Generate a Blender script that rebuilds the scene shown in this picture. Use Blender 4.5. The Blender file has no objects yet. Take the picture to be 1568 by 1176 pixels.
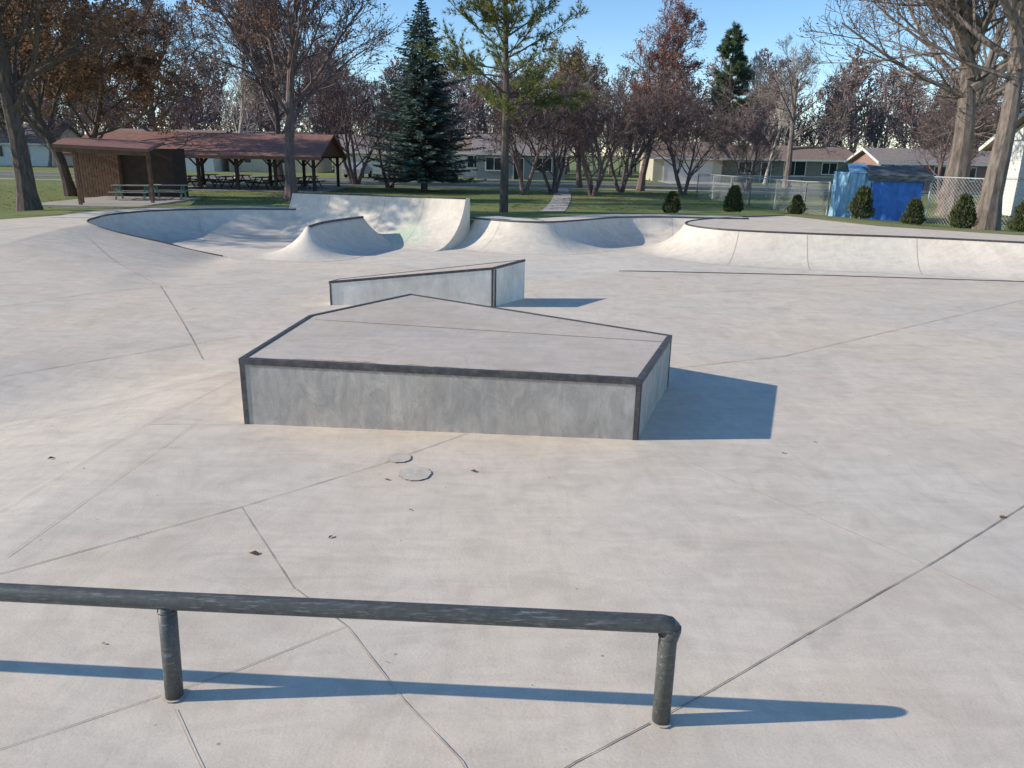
import bpy, math, random
import numpy as np
from mathutils import Vector, Matrix, Euler

scene = bpy.context.scene
COL = scene.collection
rad = math.radians

# ------------------------------------------------------------------ helpers
class MB:
    def __init__(s): s.v=[]; s.f=[]; s.m=[]
    def add(s, vs, fs, mi=0):
        o=len(s.v); s.v.extend(vs); s.f.extend([tuple(i+o for i in f) for f in fs]); s.m.extend([mi]*len(fs))
    def box(s, x0,x1,y0,y1,z0,z1, mi=0):
        vs=[(x0,y0,z0),(x1,y0,z0),(x1,y1,z0),(x0,y1,z0),(x0,y0,z1),(x1,y0,z1),(x1,y1,z1),(x0,y1,z1)]
        s.add(vs,[(0,3,2,1),(4,5,6,7),(0,1,5,4),(1,2,6,5),(2,3,7,6),(3,0,4,7)],mi)
    def bar(s, a, b, w, h, up=(0,0,1), mi=0):
        a=Vector(a); b=Vector(b); d=(b-a).normalized(); u=Vector(up)
        sd=d.cross(u)
        if sd.length<1e-4: sd=d.cross(Vector((1,0,0)))
        sd.normalize(); u=sd.cross(d).normalized()
        vs=[]
        for p in (a,b):
            for i,j in ((-1,-1),(1,-1),(1,1),(-1,1)):
                vs.append(tuple(p+sd*(i*w/2)+u*(j*h/2)))
        s.add(vs,[(0,1,2,3),(7,6,5,4),(0,4,5,1),(1,5,6,2),(2,6,7,3),(3,7,4,0)],mi)
    def tube(s, pts, rs, n=8, mi=0, caps=True):
        pts=[Vector(p) for p in pts]; o=len(s.v); k=len(pts)
        ref=None
        for i,p in enumerate(pts):
            d=(pts[min(i+1,k-1)]-pts[max(i-1,0)])
            if d.length<1e-9: d=Vector((0,0,1))
            d.normalize()
            if ref is None:
                ref=Vector((0,0,1)) if abs(d.z)<.9 else Vector((1,0,0))
            a=(ref-d*ref.dot(d))
            if a.length<1e-4: a=d.orthogonal()
            a.normalize(); b=d.cross(a); ref=a
            r=rs[i] if hasattr(rs,'__len__') else rs
            for j in range(n):
                t=2*math.pi*j/n
                q=p+a*(math.cos(t)*r)+b*(math.sin(t)*r)
                s.v.append((q.x,q.y,q.z))
        for i in range(k-1):
            for j in range(n):
                j2=(j+1)%n
                s.f.append((o+i*n+j,o+i*n+j2,o+(i+1)*n+j2,o+(i+1)*n+j)); s.m.append(mi)
        if caps:
            s.f.append(tuple(o+j for j in range(n))[::-1]); s.m.append(mi)
            s.f.append(tuple(o+(k-1)*n+j for j in range(n))); s.m.append(mi)
    def grid(s, rows, mi=0):
        o=len(s.v); nr=len(rows); nc=len(rows[0])
        for r in rows: s.v.extend([tuple(p) for p in r])
        for i in range(nr-1):
            for j in range(nc-1):
                s.f.append((o+i*nc+j,o+i*nc+j+1,o+(i+1)*nc+j+1,o+(i+1)*nc+j)); s.m.append(mi)
    def mesh(s, name, mats, smooth=False):
        me=bpy.data.meshes.new(name); me.from_pydata(s.v,[],s.f)
        for m in (mats if isinstance(mats,(list,tuple)) else [mats]): me.materials.append(m)
        me.polygons.foreach_set('material_index',s.m)
        if smooth: me.polygons.foreach_set('use_smooth',[True]*len(s.f))
        me.update(); return me
    def obj(s, name, mats, smooth=False, parent=None, loc=(0,0,0), rot=0):
        return place(name, s.mesh(name,mats,smooth), loc, rot, 1, parent)

def place(name, me, loc=(0,0,0), rot=0, scale=1, parent=None):
    o=bpy.data.objects.new(name, me); COL.objects.link(o)
    o.location=loc; o.rotation_euler=(0,0,rot)
    o.scale=(scale,)*3 if not hasattr(scale,'__len__') else scale
    if parent: o.parent=parent
    return o
def empty(name, loc=(0,0,0), rot=0):
    o=bpy.data.objects.new(name,None); COL.objects.link(o); o.location=loc; o.rotation_euler=(0,0,rot); o.empty_display_size=.3
    return o

# ------------------------------------------------------------------ materials
class NT:
    def __init__(s,name):
        s.mat=bpy.data.materials.new(name); s.mat.use_nodes=True; s.t=s.mat.node_tree
        s.b=s.t.nodes['Principled BSDF']; s.b.inputs['Specular IOR Level'].default_value=.3
        s.geo=s.t.nodes.new('ShaderNodeNewGeometry').outputs['Position']
        s.tc=s.t.nodes.new('ShaderNodeTexCoord').outputs['Object']
    def n(s,typ,**k):
        nd=s.t.nodes.new(typ)
        for a,b in k.items(): setattr(nd,a,b)
        return nd
    def l(s,a,b): s.t.links.new(a,b)
    def mapping(s,src,scale,rot=(0,0,0)):
        m=s.n('ShaderNodeMapping'); m.inputs['Scale'].default_value=scale; m.inputs['Rotation'].default_value=rot
        s.l(src,m.inputs[0]); return m.outputs[0]
    def noise(s,src,scale,detail=4,rough=.6,dist=0):
        n=s.n('ShaderNodeTexNoise'); n.inputs['Scale'].default_value=scale; n.inputs['Detail'].default_value=detail
        n.inputs['Roughness'].default_value=rough; n.inputs['Distortion'].default_value=dist
        s.l(src,n.inputs['Vector']); return n.outputs['Fac']
    def ramp(s,fac,stops):
        r=s.n('ShaderNodeValToRGB'); e=r.color_ramp.elements
        while len(e)<len(stops): e.new(.5)
        for i,(p,c) in enumerate(stops):
            e[i].position=p; e[i].color=(c,c,c,1) if not hasattr(c,'__len__') else (*c,1)
        s.l(fac,r.inputs[0]); return r.outputs[0]
    def mix(s,f,a,b,mode='MIX'):
        m=s.n('ShaderNodeMix',data_type='RGBA',blend_type=mode)
        for inp,val in ((m.inputs[0],f),(m.inputs[6],a),(m.inputs[7],b)):
            if hasattr(val,'is_linked') or hasattr(val,'links'): s.l(val,inp)
            elif hasattr(val,'__len__'): inp.default_value=(*val,1)
            else: inp.default_value=val
        return m.outputs[2]
    def bump(s,h,strength,dist):
        b=s.n('ShaderNodeBump'); b.inputs['Strength'].default_value=strength; b.inputs['Distance'].default_value=dist
        s.l(h,b.inputs['Height']); s.l(b.outputs[0],s.b.inputs['Normal'])

def simple(name,col,rough=.7,metal=0,var=.15,scale=8):
    t=NT(name); f=t.noise(t.tc,scale,5)
    c=t.ramp(f,[(.3,[x*(1-var) for x in col]),(.7,[min(1,x*(1+var)) for x in col])])
    t.l(c,t.b.inputs['Base Color']); t.b.inputs['Roughness'].default_value=rough; t.b.inputs['Metallic'].default_value=metal
    return t.mat

def concrete(name, warm=(.765,.635,.495), cool=(.705,.61,.50), dirt=.38, green=None, grime=None):
    t=NT(name)
    big=t.noise(t.geo,.28,3,.5,.5)
    c=t.ramp(big,[(.36,cool),(.62,warm)])
    med=t.noise(t.geo,2.1,5,.6,1.0)
    c=t.mix(1,c,t.ramp(med,[(.3,.87),(.5,.98),(.72,1.05)]),'MULTIPLY')
    # broad swirled trowel marks
    w=t.noise(t.mapping(t.geo,(1.2,4.5,1),(0,0,.5)),.9,2.5,.5,2.4)
    c=t.mix(.55,c,t.ramp(w,[(.35,.89),(.6,1.04)]),'MULTIPLY')
    w=t.noise(t.mapping(t.geo,(3.6,1.3,1),(0,0,.25)),1.1,2.5,.5,2.8)
    c=t.mix(.4,c,t.ramp(w,[(.38,.90),(.55,1.03)]),'MULTIPLY')
    sp=t.noise(t.geo,60,4,.75)
    c=t.mix(.55,c,t.ramp(sp,[(.3,.76),(.5,1.0),(.75,1.1)]),'MULTIPLY')
    # stains
    st=t.noise(t.geo,.7,7,.66,.5)
    c=t.mix(t.ramp(st,[(.50,0),(.75,dirt)]),c,(.53,.405,.29))
    st=t.noise(t.mapping(t.geo,(1,1,1),(.3,.2,1)),.5,7,.66,.4)
    c=t.mix(t.ramp(st,[(.52,0),(.74,dirt*.8)]),c,(.49,.45,.395))
    # small pits
    vo=t.n('ShaderNodeTexVoronoi'); vo.inputs['Scale'].default_value=2.6; t.l(t.geo,vo.inputs['Vector'])
    c=t.mix(t.ramp(vo.outputs['Distance'],[(.018,.6),(.035,0)]),c,(.2,.16,.12))
    vo=t.n('ShaderNodeTexVoronoi'); vo.inputs['Scale'].default_value=9; t.l(t.geo,vo.inputs['Vector'])
    c=t.mix(t.ramp(vo.outputs['Distance'],[(.03,.35),(.06,0)]),c,(.28,.23,.18))
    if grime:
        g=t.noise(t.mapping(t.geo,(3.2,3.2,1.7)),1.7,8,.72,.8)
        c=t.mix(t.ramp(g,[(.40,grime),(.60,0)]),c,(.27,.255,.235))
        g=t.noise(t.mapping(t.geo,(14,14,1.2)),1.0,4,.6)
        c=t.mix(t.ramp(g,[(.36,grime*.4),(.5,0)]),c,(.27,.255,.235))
    if green:
        d=t.n('ShaderNodeVectorMath',operation='DISTANCE'); t.l(t.geo,d.inputs[0]); d.inputs[1].default_value=green
        m=t.ramp(d.outputs['Value'],[(.3,1),(1,0)])
        nz=t.ramp(t.noise(t.geo,3.5,4,.6,1),[(.41,0),(.54,.75)])
        c=t.mix(t.mix(1,m,nz,'MULTIPLY'),c,(.38,.60,.38))
    t.l(c,t.b.inputs['Base Color']); t.b.inputs['Roughness'].default_value=.82
    t.bump(t.noise(t.geo,45,5,.7),.3,.006)
    return t.mat

M={}
M['pad']=concrete('concrete_slab')
M['bowl']=concrete('concrete_transition',(.78,.685,.565),(.72,.64,.54),.3)
M['wall']=concrete('concrete_wall',(.78,.685,.565),(.72,.64,.54),.3,green=(-3.6,25.2,.2))
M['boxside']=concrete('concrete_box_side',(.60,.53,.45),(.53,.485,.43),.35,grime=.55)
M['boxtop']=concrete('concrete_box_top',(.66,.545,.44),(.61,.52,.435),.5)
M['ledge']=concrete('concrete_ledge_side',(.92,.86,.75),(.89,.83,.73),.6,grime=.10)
M['joint']=simple('joint_sealant',(.31,.25,.20),.9)
M['crackl']=simple('joint_pale',(.47,.395,.32),.9)
M['patch']=simple('patch_concrete',(.60,.52,.43),.85,0,.15,14)
M['edge_dirt_groove']=simple('patch_dirt_groove_dark',(.42,.34,.27),.9,0,.3,20)  # patch outlines, and the painted darkness of the box's groove
M['brown_dirt']=simple('brown_edge_dirt',(.40,.30,.22),.9,0,.35,9)
def steel():
    t=NT('worn_steel'); f=t.noise(t.geo,14,6,.7)
    c=t.ramp(f,[(.35,(.065,.062,.064)),(.55,(.105,.098,.098)),(.75,(.20,.16,.13))])
    t.l(c,t.b.inputs['Base Color']); t.b.inputs['Roughness'].default_value=.5; t.b.inputs['Metallic'].default_value=.2; return t.mat
M['steel']=steel()
def railpaint():
    t=NT('rail_paint'); f=t.noise(t.mapping(t.tc,(4,40,40)),2.2,6,.7); g=t.noise(t.tc,30,4,.7)
    c=t.ramp(g,[(.35,(.078,.082,.077)),(.65,(.108,.112,.105))])
    c=t.mix(t.ramp(f,[(.54,0),(.66,.8)]),c,(.26,.255,.25))
    t.l(c,t.b.inputs['Base Color']); t.b.inputs['Roughness'].default_value=.45; t.b.inputs['Metallic'].default_value=.05
    t.bump(g,.2,.003); return t.mat
M['rail']=railpaint()
def lawnm():
    t=NT('lawn_grass'); a=t.noise(t.geo,.12,5,.6,.5); b=t.noise(t.geo,2.5,6,.75); d=t.noise(t.geo,22,4,.8)
    c=t.ramp(a,[(.35,(.19,.24,.065)),(.52,(.23,.265,.085)),(.7,(.33,.29,.13))])
    c=t.mix(1,c,t.ramp(b,[(.3,.65),(.7,1.25)]),'MULTIPLY')
    c=t.mix(1,c,t.ramp(d,[(.3,.65),(.7,1.3)]),'MULTIPLY')
    c=t.mix(t.ramp(t.noise(t.geo,6,6,.8),[(.58,0),(.72,.65)]),c,(.26,.18,.10))
    t.l(c,t.b.inputs['Base Color']); t.b.inputs['Roughness'].default_value=.95; t.bump(d,.8,.05); return t.mat
M['lawn']=lawnm()
def bark(name,a,b,s=6):
    t=NT(name); f=t.noise(t.mapping(t.tc,(s,s,s*.25)),1.6,6,.7); 
    t.l(t.ramp(f,[(.35,a),(.65,b)]),t.b.inputs['Base Color']); t.b.inputs['Roughness'].default_value=.9
    t.bump(f,.7,.03); return t.mat
M['bark_dark']=bark('bark_dark',(.07,.052,.047),(.16,.125,.105))
M['bark_purple']=bark('bark_purple',(.12,.085,.083),(.23,.17,.16))
M['bark_grey']=bark('bark_grey',(.10,.078,.066),(.27,.22,.185),4)
M['bark_far_hazed']=bark('bark_far_hazed',(.21,.16,.155),(.33,.26,.25))  # distance haze mixed into the colour: paler bark for far trees
M['bark_pale']=bark('bark_pale',(.36,.31,.28),(.58,.52,.47))
def leafm(name,stops,scale=1.7,trans=.3):
    t=NT(name); f=t.noise(t.tc,scale,5,.8); c=t.ramp(f,stops); t.l(c,t.b.inputs['Base Color']); t.b.inputs['Roughness'].default_value=.7
    if trans:
        tr=t.n('ShaderNodeBsdfTranslucent'); t.l(c,tr.inputs[0]); mx=t.n('ShaderNodeMixShader'); mx.inputs[0].default_value=trans
        t.l(t.b.outputs[0],mx.inputs[1]); t.l(tr.outputs[0],mx.inputs[2]); t.l(mx.outputs[0],t.t.nodes['Material Output'].inputs[0])
    return t.mat
M['leaf_orange']=leafm('leaves_orange',[(.3,(.15,.085,.05)),(.5,(.27,.15,.08)),(.7,(.38,.23,.11))])
M['leaf_brown']=leafm('leaves_brown',[(.3,(.12,.075,.045)),(.5,(.20,.12,.065)),(.7,(.28,.17,.09))])
M['leaf_red']=leafm('leaves_red',[(.3,(.22,.085,.055)),(.5,(.36,.14,.08)),(.7,(.45,.21,.10))])
M['leaf_maroon']=leafm('leaves_maroon',[(.3,(.16,.085,.065)),(.6,(.26,.145,.11))])
M['leaf_olive']=leafm('leaves_olive',[(.3,(.20,.15,.055)),(.6,(.33,.25,.10))])
M['spruce']=leafm('spruce_needles',[(.3,(.06,.10,.085)),(.55,(.11,.17,.145)),(.75,(.20,.27,.25))],1.2,.15)
M['pine']=leafm('pine_needles',[(.3,(.10,.13,.045)),(.5,(.20,.225,.07)),(.7,(.40,.36,.09))],.9)
M['pinedark']=leafm('white_pine_needles',[(.3,(.09,.13,.07)),(.7,(.18,.23,.13))],.9)
M['shrub']=leafm('arborvitae_foliage',[(.3,(.04,.055,.02)),(.7,(.12,.13,.05))],3,.1)
M['white']=simple('white_siding_paint',(.72,.71,.68),.6,0,.06,2)
M['cream']=simple('cream_siding_paint',(.58,.52,.40),.6,0,.06,2)
M['greygreen']=simple('grey_green_siding',(.24,.235,.20),.7,0,.1,2)
M['bluegrey']=simple('blue_grey_siding',(.26,.29,.31),.7,0,.1,2)
M['brownroof']=simple('brown_shingle_roof',(.27,.19,.15),.9,0,.2,3)
M['greyroof']=simple('grey_shingle_roof',(.30,.25,.225),.9,0,.2,3)
M['redroof']=simple('pavilion_roof_shingles',(.29,.15,.12),.85,0,.18,3)
M['brick']=simple('brick_wall',(.33,.21,.17),.85,0,.2,6)
M['brownwood']=simple('stained_brown_wood',(.20,.11,.07),.75,0,.3,5)
M['darkwood']=simple('dark_wood',(.065,.042,.034),.8,0,.25,5)
M['glass']=simple('window_glass',(.03,.04,.05),.12,0,.2,1)
M['garage']=simple('garage_door_paint',(.70,.66,.60),.6,0,.05,2)
M['asphalt']=simple('asphalt_road',(.20,.19,.18),.9,0,.15,2)
M['walk']=simple('sidewalk_concrete',(.46,.42,.37),.85,0,.12,2)
M['galv']=simple('galvanised_steel',(.50,.51,.52),.45,.3,.1,5)
M['tarp']=simple('blue_tarp',(.06,.20,.60),.45,0,.25,4)
M['tarplight']=simple('pale_blue_tarp',(.26,.46,.62),.5,0,.2,4)
M['tarptop']=simple('dark_tarp',(.095,.11,.12),.6,0,.3,4)
M['carpaint']=simple('silver_car_paint',(.40,.40,.41),.3,.3,.05,1)
M['rubber']=simple('tyre_rubber',(.02,.02,.02),.8)
M['tablegreen']=simple('table_green_paint',(.12,.28,.21),.6)

# ------------------------------------------------------------------ terrain of the skatepark
def interp(x,tab):
    if x<=tab[0][0]: return tab[0][1]
    for (a,va),(b,vb) in zip(tab,tab[1:]):
        if x<=b: return va+(vb-va)*(x-a)/(b-a)
    return tab[-1][1]
def sst(t): t=max(0,min(1,t)); return t*t*(3-2*t)
YE=[(-15,22.5),(-14.3,24),(-13.7,25.2),(-12.78,25.2),(-12.7,23.9),(-12.6,23.4),(-12.3,22.6),(-11.96,22.0),(-11,21.6),(-9.7,21.5),(-8.1,21.5),(-7,19.6),(-3,18.2),(-.5,16.6),(1,16.2),(1.8,17.0),(2.48,18.0),(7,17.85),(11.5,17.4),(22,16.5)]
ZE=[(-11.9,.5),(-11,.3),(-9.7,.05),(-8.1,-.3),(-6.8,-.12),(-3,0)]
WR=[(-8.1,.02),(-7,2.0),(-3,2.4),(1,2.0),(1.8,1.2),(2.48,.02)]
ZF=-.35
def zpad(x,y):
    zA=-.10*max(0,-3.5-x); 
    zA=max(zA,-.24)
    zU=.022*max(0,-3.4-x)
    yl=8.9+(x+3.4)*.9
    if x<-3.3: z=zA+(zU-zA)*sst((y-yl+.2)/3.2)
    else: z=0
    ye=interp(x,YE); y1=ye if x>-12 else 21.9
    k=sst((y-(y1-7))/7)
    return z+(interp(x,ZE)-z)*k
mb=MB()
xs=sorted(set([round(-15+i*.25,3) for i in range(int(37/.25)+1)]+[-12.78,-12.7,-12.6,-12.4,-12.1,-11.96]))
NR=110; rows=[]
for j in range(NR+1):
    r=[]
    for x in xs:
        y=-6+(interp(x,YE)+6)*j/NR; r.append((x,y,zpad(x,y)))
    rows.append(r)
mb.grid(rows)
rows=[]
for j in range(9):
    s=j/8; r=[]
    for x in xs:
        ye=interp(x,YE); w=interp(x,WR); z0=interp(x,ZE)
        r.append((x,ye+w*s,z0+(ZF-.03-z0)*sst(s) if w>.1 else z0+(ZF-.03-z0)*s))
    rows.append(r)
mb.grid(rows)
mb.obj('skatepark_concrete_pad',M['pad'],smooth=True)
mb=MB(); mb.grid([[(-14+i*1.0,15+j*1.0,ZF-(.3 if 15+j<16 else 0)) for i in range(32)] for j in range(16)])
mb.obj('bowl_floor',M['bowl'])

def catmull(P,n=8):
    P=[Vector(p) for p in P]; Q=[P[0]*2-P[1]]+P+[P[-1]*2-P[-2]]; out=[]
    for i in range(1,len(Q)-2):
        for k in range(n):
            t=k/n; a,b,c,d=Q[i-1],Q[i],Q[i+1],Q[i+2]
            out.append(.5*((2*b)+(c-a)*t+(2*a-5*b+4*c-d)*t*t+(3*b-a-3*c+d)*t**3))
    out.append(P[-1]); return out

def quarter(name,path,side,R=1.8,deck=1.2,drop=-.4,mat='bowl',smooth=8,caps=True,seams=(),coping=True,floor=ZF,dstart=0,cr=.03):
    P=catmull(path,smooth) if smooth else [Vector(p) for p in path]
    k=len(P); mb=MB(); g1=[]; g2=[]; N=12; prof=[]
    for i,p in enumerate(P):
        t=(P[min(i+1,k-1)]-P[max(i-1,0)]); t.z=0; t.normalize()
        n=Vector((-t.y,t.x,0))*side; H=max(.02,p.z-floor); am=math.acos(max(-1,1-H/R)); row=[]
        for j in range(N+1):
            a=am*j/N; off=R*(math.sin(am)-math.sin(a)); z=floor+.004+R*(1-math.cos(a))
            row.append((p.x+n.x*off,p.y+n.y*off,z))
        row[-1]=(p.x,p.y,p.z); g1.append(row); prof.append((row,n))
        if deck>0:
            q=p-n*deck
            g2.append([(p.x,p.y,p.z),(q.x,q.y,p.z)]); 
    mb.grid(g1)
    par=mb.obj(name,M[mat],smooth=True)
    if deck>0:
        d=MB(); gg=g2[dstart:]; d.grid(gg); d.grid([[b,(b[0],b[1],drop)] for a,b in gg])
        if caps:
            for idx in ((0,-1) if dstart==0 else (-1,)):
                poly=[v for v in g1[idx]]+[g2[idx][1],(g2[idx][1][0],g2[idx][1][1],drop),(g1[idx][0][0],g1[idx][0][1],drop)]
                d.add(poly,[tuple(range(len(poly)))])
        d.obj('deck',M[mat],parent=par)
    if coping:
        c=MB(); c.tube([(p.x,p.y,p.z+.004) for p in P],cr,8); c.obj('coping',M['steel'],smooth=True,parent=par)
    if seams:
        s=MB()
        for i in seams:
            row,n=prof[i]; tt=Vector((n.y,-n.x,0))*.005
            L=[(x-tt.x+n.x*.006,y-tt.y+n.y*.006,z+.006) for x,y,z in row]; Rr=[(x+tt.x+n.x*.006,y+tt.y+n.y*.006,z+.006) for x,y,z in row]
            s.grid([L,Rr])
        s.obj('seams',M['crackl'],parent=par)
    return par

# left bowl rim
quarter('bowl_wall',[(-8.1,21.5,-.30),(-9.0,21.45,-.12),(-9.7,21.5,.05),(-11,21.6,.3),(-11.96,22.0,.5),(-12.6,23.4,.506),(-12.75,25.2,.51),(-12,26.8,.52),(-10,27.9,.52),(-7.8,28.25,.52)],-1,R=1.7,deck=1.3,seams=(30,46,60),dstart=42)
# tall extension wall
quarter('vert_extension_wall',[(-8.05,28.6,1.08),(-5.8,27.6,1.1),(-3.7,26.55,1.12),(-1.6,25.5,1.15)],-1,R=2.0,deck=.28,mat='wall',smooth=3,seams=(2,5,7),cr=.02)
# rear undulating quarter pipe
quarter('quarter_pipe',[(-1.55,26.3,.5),(-.9,25.6,.5),(0,25.05,.5),(.8,24.95,.5),(1.4,25.2,.5),(2.4,26.2,.5),(3.3,27.2,.5),(4.0,27.65,.5),(5.2,27.7,.52),(6.6,27.6,.52),(8.2,27.6,.52)],-1,R=1.7,deck=1.3,seams=(12,30,52,66))
# rounded pod on the right
podrim=[(22,17.6,.5),(18,19.3,.5),(15.8,20.3,.5),(13.75,21.15,.5),(11.34,22.05,.5),(8.74,22.6,.5),(6.98,23.1,.5),(5.95,23.75,.5),(5.5,24.9,.5),(5.85,26.3,.5),(7.3,27.9,.5),(10.16,29.7,.5)]
pod=quarter('rounded_quarter_pipe',podrim,1,R=1.75,deck=0,seams=(22,32,41,50))
P=catmull(podrim,8); d=MB()
back=[(11.9,25.7,.5),(15.0,23.3,.5),(19,21.8,.5),(23,20.3,.5)]
poly=[(p.x,p.y,.5) for p in P]+back
d.add(poly+[(x,y,-.3) for x,y,z in poly],[tuple(range(len(poly)))[::-1]]+[(i,(i+1)%len(poly),len(poly)+(i+1)%len(poly),len(poly)+i) for i in range(len(P)-1,len(poly))])
d.obj('deck',M['pad'],parent=pod)
# island ridge (hip) with curved transitions all round
ridge=catmull([(-5.95,22.5,.46),(-5.75,23.4,.5),(-5.4,24.6,.5),(-5.0,25.6,.5)],5)
mb=MB(); R=1.75; loop=[]
k=len(ridge)
def nrm(i):
    t=ridge[min(i+1,k-1)]-ridge[max(i-1,0)]; t.z=0; t.normalize(); return t
for i in range(k): t=nrm(i); loop.append((ridge[i],Vector((t.y,-t.x,0))))
t=nrm(k-1)
for a in range(1,10):
    an=math.pi*a/10; r=Vector((t.y,-t.x,0)); loop.append((ridge[-1],r*math.cos(an)+t*math.sin(an)))
for i in range(k-1,-1,-1): t=nrm(i); loop.append((ridge[i],Vector((-t.y,t.x,0))))
t=nrm(0)
for a in range(1,10):
    an=math.pi*a/10; r=Vector((-t.y,t.x,0)); loop.append((ridge[0],r*math.cos(an)-t*math.sin(an)))
rows=[]
for p,n in loop+[loop[0]]:
    H=p.z-ZF; am=math.acos(1-H/R); row=[]
    for j in range(15):
        a=am*j/14; off=R*(math.sin(am)-math.sin(a))+.05
        row.append((p.x+n.x*off,p.y+n.y*off,ZF+.006+R*(1-math.cos(a))))
    row.append((p.x,p.y,p.z)); rows.append(row)
mb.grid(rows); isl=mb.obj('spine_ramp',M['bowl'],smooth=True)
c=MB(); c.tube([(p.x+.04,p.y,p.z+.01) for p in ridge],.04,8); c.obj('coping',M['steel'],parent=isl)
# steel coping on the pad's rear edge
c=MB(); c.tube([(x,interp(x,YE),.002) for x in [2.45+i*.5 for i in range(39)]],.016,8); c.obj('pad_edge_coping',M['steel'],smooth=True)

# ------------------------------------------------------------------ joints
def ribbon(mb,pts,w,lift=.004):
    for a,b in zip(pts,pts[1:]):
        a=Vector((*a,0)); b=Vector((*b,0)); L=(b-a).length; n=max(1,int(L/.12)); d=(b-a).normalized(); s=Vector((-d.y,d.x,0))*w/2
        r1=[];r2=[]
        for i in range(n+1):
            q=a+(b-a)*i/n+s.normalized()*random.uniform(-.0015,.0015); wob=random.uniform(.45,1.25)
            r1.append((q.x-s.x*wob,q.y-s.y*wob,zpad(q.x,q.y)+lift)); r2.append((q.x+s.x*wob,q.y+s.y*wob,zpad(q.x,q.y)+lift))
        mb.grid([r1,r2])
random.seed(3)
J=MB()
for pts,w in [([(-5.5,3.2),(-3.2,4.3),(-2.03,5.3),(-1.1,6.2),(-.42,6.98)],.006),
              ([(-2.03,5.3),(-1.32,4.18)],.005),
              ([(10,11.3),(6.4,7.9),(4.1,5.6),(2.8,4.6),(1.7,3.8),(1.03,3.3),(.3,2.8),(-.6,2.1)],.0075),
              ([(-.92,3.8),(-1.4,3.4),(-2.6,2.6)],.004)]:
    ribbon(J,pts,w,.005)
J.obj('control_joints',M['joint'])
J=MB()
for pts,w in [([(1.4,6.6),(2.8,4.6),(3.1,4.1),(3.7,3.2)],.006),
              ([(-1.32,4.18),(-.92,3.8),(-.52,3.2),(-.2,2.8),(.1,2.2)],.006),
              ([(-1.6,3.1),(-1.3,2.7),(-1.1,2.2)],.005),
              ([(-3.3,4.5),(-3.1,7.1),(-2.6,7.1)],.005),
              ([(-3.9,3.0),(-3.79,5.2),(-3.56,7.07),(-3.21,8.8)],.006),
              ([(2.1,9.5),(3.7,10.2),(10,15.0),(12,16.6)],.012),
              ([(-3.56,7.07),(-3.1,7.1)],.006),
              ([(-12,11.0),(-8.2,12.1),(-6.8,14.7),(-4,16.0)],.013),
              ([(-11.5,20.6),(-10.9,20.0),(-6.8,14.7),(-4.0,9.6)],.011),
              ([(-9,7),(-6.0,8.6),(-3.9,10.8)],.010),
              ([(-5.16,7.34),(-4.18,8.04),(-3.31,8.96)],.007),
              ([(2.6,14.8),(9.5,17.2)],.011)]:
    ribbon(J,pts,w,.008)
J.obj('saw_cut_joints',M['crackl'])
# repair patches
pm=MB(); pr_=MB()
for cx,cy,r in ((-.98,6.32,.10),(-.80,5.98,.135)):
    n=36; rr=[r*random.uniform(.93,1.04) for _ in range(n)]
    vs=[(cx+math.cos(6.283*i/n)*rr[i],cy+math.sin(6.283*i/n)*rr[i]*1.1,.009) for i in range(n)]
    pm.add(vs,[tuple(range(n))])
    ro=[(cx+math.cos(6.283*i/n)*(rr[i]+.002+random.random()*.004),cy+math.sin(6.283*i/n)*(rr[i]*1.1+.002+random.random()*.004),.0065) for i in range(n)]
    pr_.add(ro,[tuple(range(n))])
po=pm.obj('repair_patches',M['patch']); pr_.obj('patch_edges',M['edge_dirt_groove'],parent=po)

# ------------------------------------------------------------------ funbox (concrete manual box)
FL=(-2.62,7.14,.66); FR=(1.20,6.88,.60); RB=(1.83,8.68,.61); AP=(-1.47,10.85,.65); LB=(-2.48,9.2,.66)
tp=[FL,FR,RB,AP,LB]
fun=empty('concrete_manual_box')
mb=MB(); n=5
vs=[(x,y,-.05) for x,y,z in tp]+[(x,y,z-.004) for x,y,z in tp]
mb.add(vs,[(i,(i+1)%n,n+(i+1)%n,n+i) for i in range(n)])
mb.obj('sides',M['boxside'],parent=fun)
mb=MB(); cx=sum(p[0] for p in tp)/5; cy=sum(p[1] for p in tp)/5; cz=sum(p[2] for p in tp)/5
mb.add([(x,y,z) for x,y,z in tp]+[(cx,cy,cz)],[(i,(i+1)%n,5) for i in range(n)])
mb.obj('top_slab',M['boxtop'],parent=fun)
mb=MB()
def angle_iron(a,b,w=.045,hgt=.05,th=.009,cent=(cx,cy)):
    a=Vector(a);b=Vector(b); d=(b-a).normalized(); o=Vector((d.y,-d.x,0)).normalized()
    if o.dot(Vector((cent[0],cent[1],0))-Vector(((a.x+b.x)/2,(a.y+b.y)/2,0)))>0: o=-o
    up=Vector((0,0,1))
    q=[a+o*th-d*.004,b+o*th+d*.004]
    pr=[(-.004,th),(-w-th,th),(-w-th,0),(-th,-hgt),(0,-hgt),(0,th-.004)]
    rows=[[tuple(p+o*x+up*z) for x,z in pr+[pr[0]]] for p in q]
    mb.grid(rows); mb.add(rows[0][:-1],[tuple(range(6))]); mb.add(rows[1][:-1],[tuple(range(6))[::-1]])
for i in range(5): angle_iron(tp[i],tp[(i+1)%5])
for (p,pa,pb) in ((FL,FR,LB),(FR,RB,FL),(RB,AP,FR)):
    p=Vector(p); 
    for other in (pa,pb):
        d=(Vector(other)-p); d.z=0; d.normalize(); o=Vector((d.y,-d.x,0))
        if o.dot(Vector((cx,cy,0))-Vector((p.x,p.y,0)))>0: o=-o
        c0=p+d*.022+o*.001
        mb.bar((c0.x,c0.y,.0),(c0.x,c0.y,p.z-.051),.012,.044,up=tuple(d))
mb.obj('steel_edging',M['steel'],parent=fun)
mb=MB()
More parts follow.
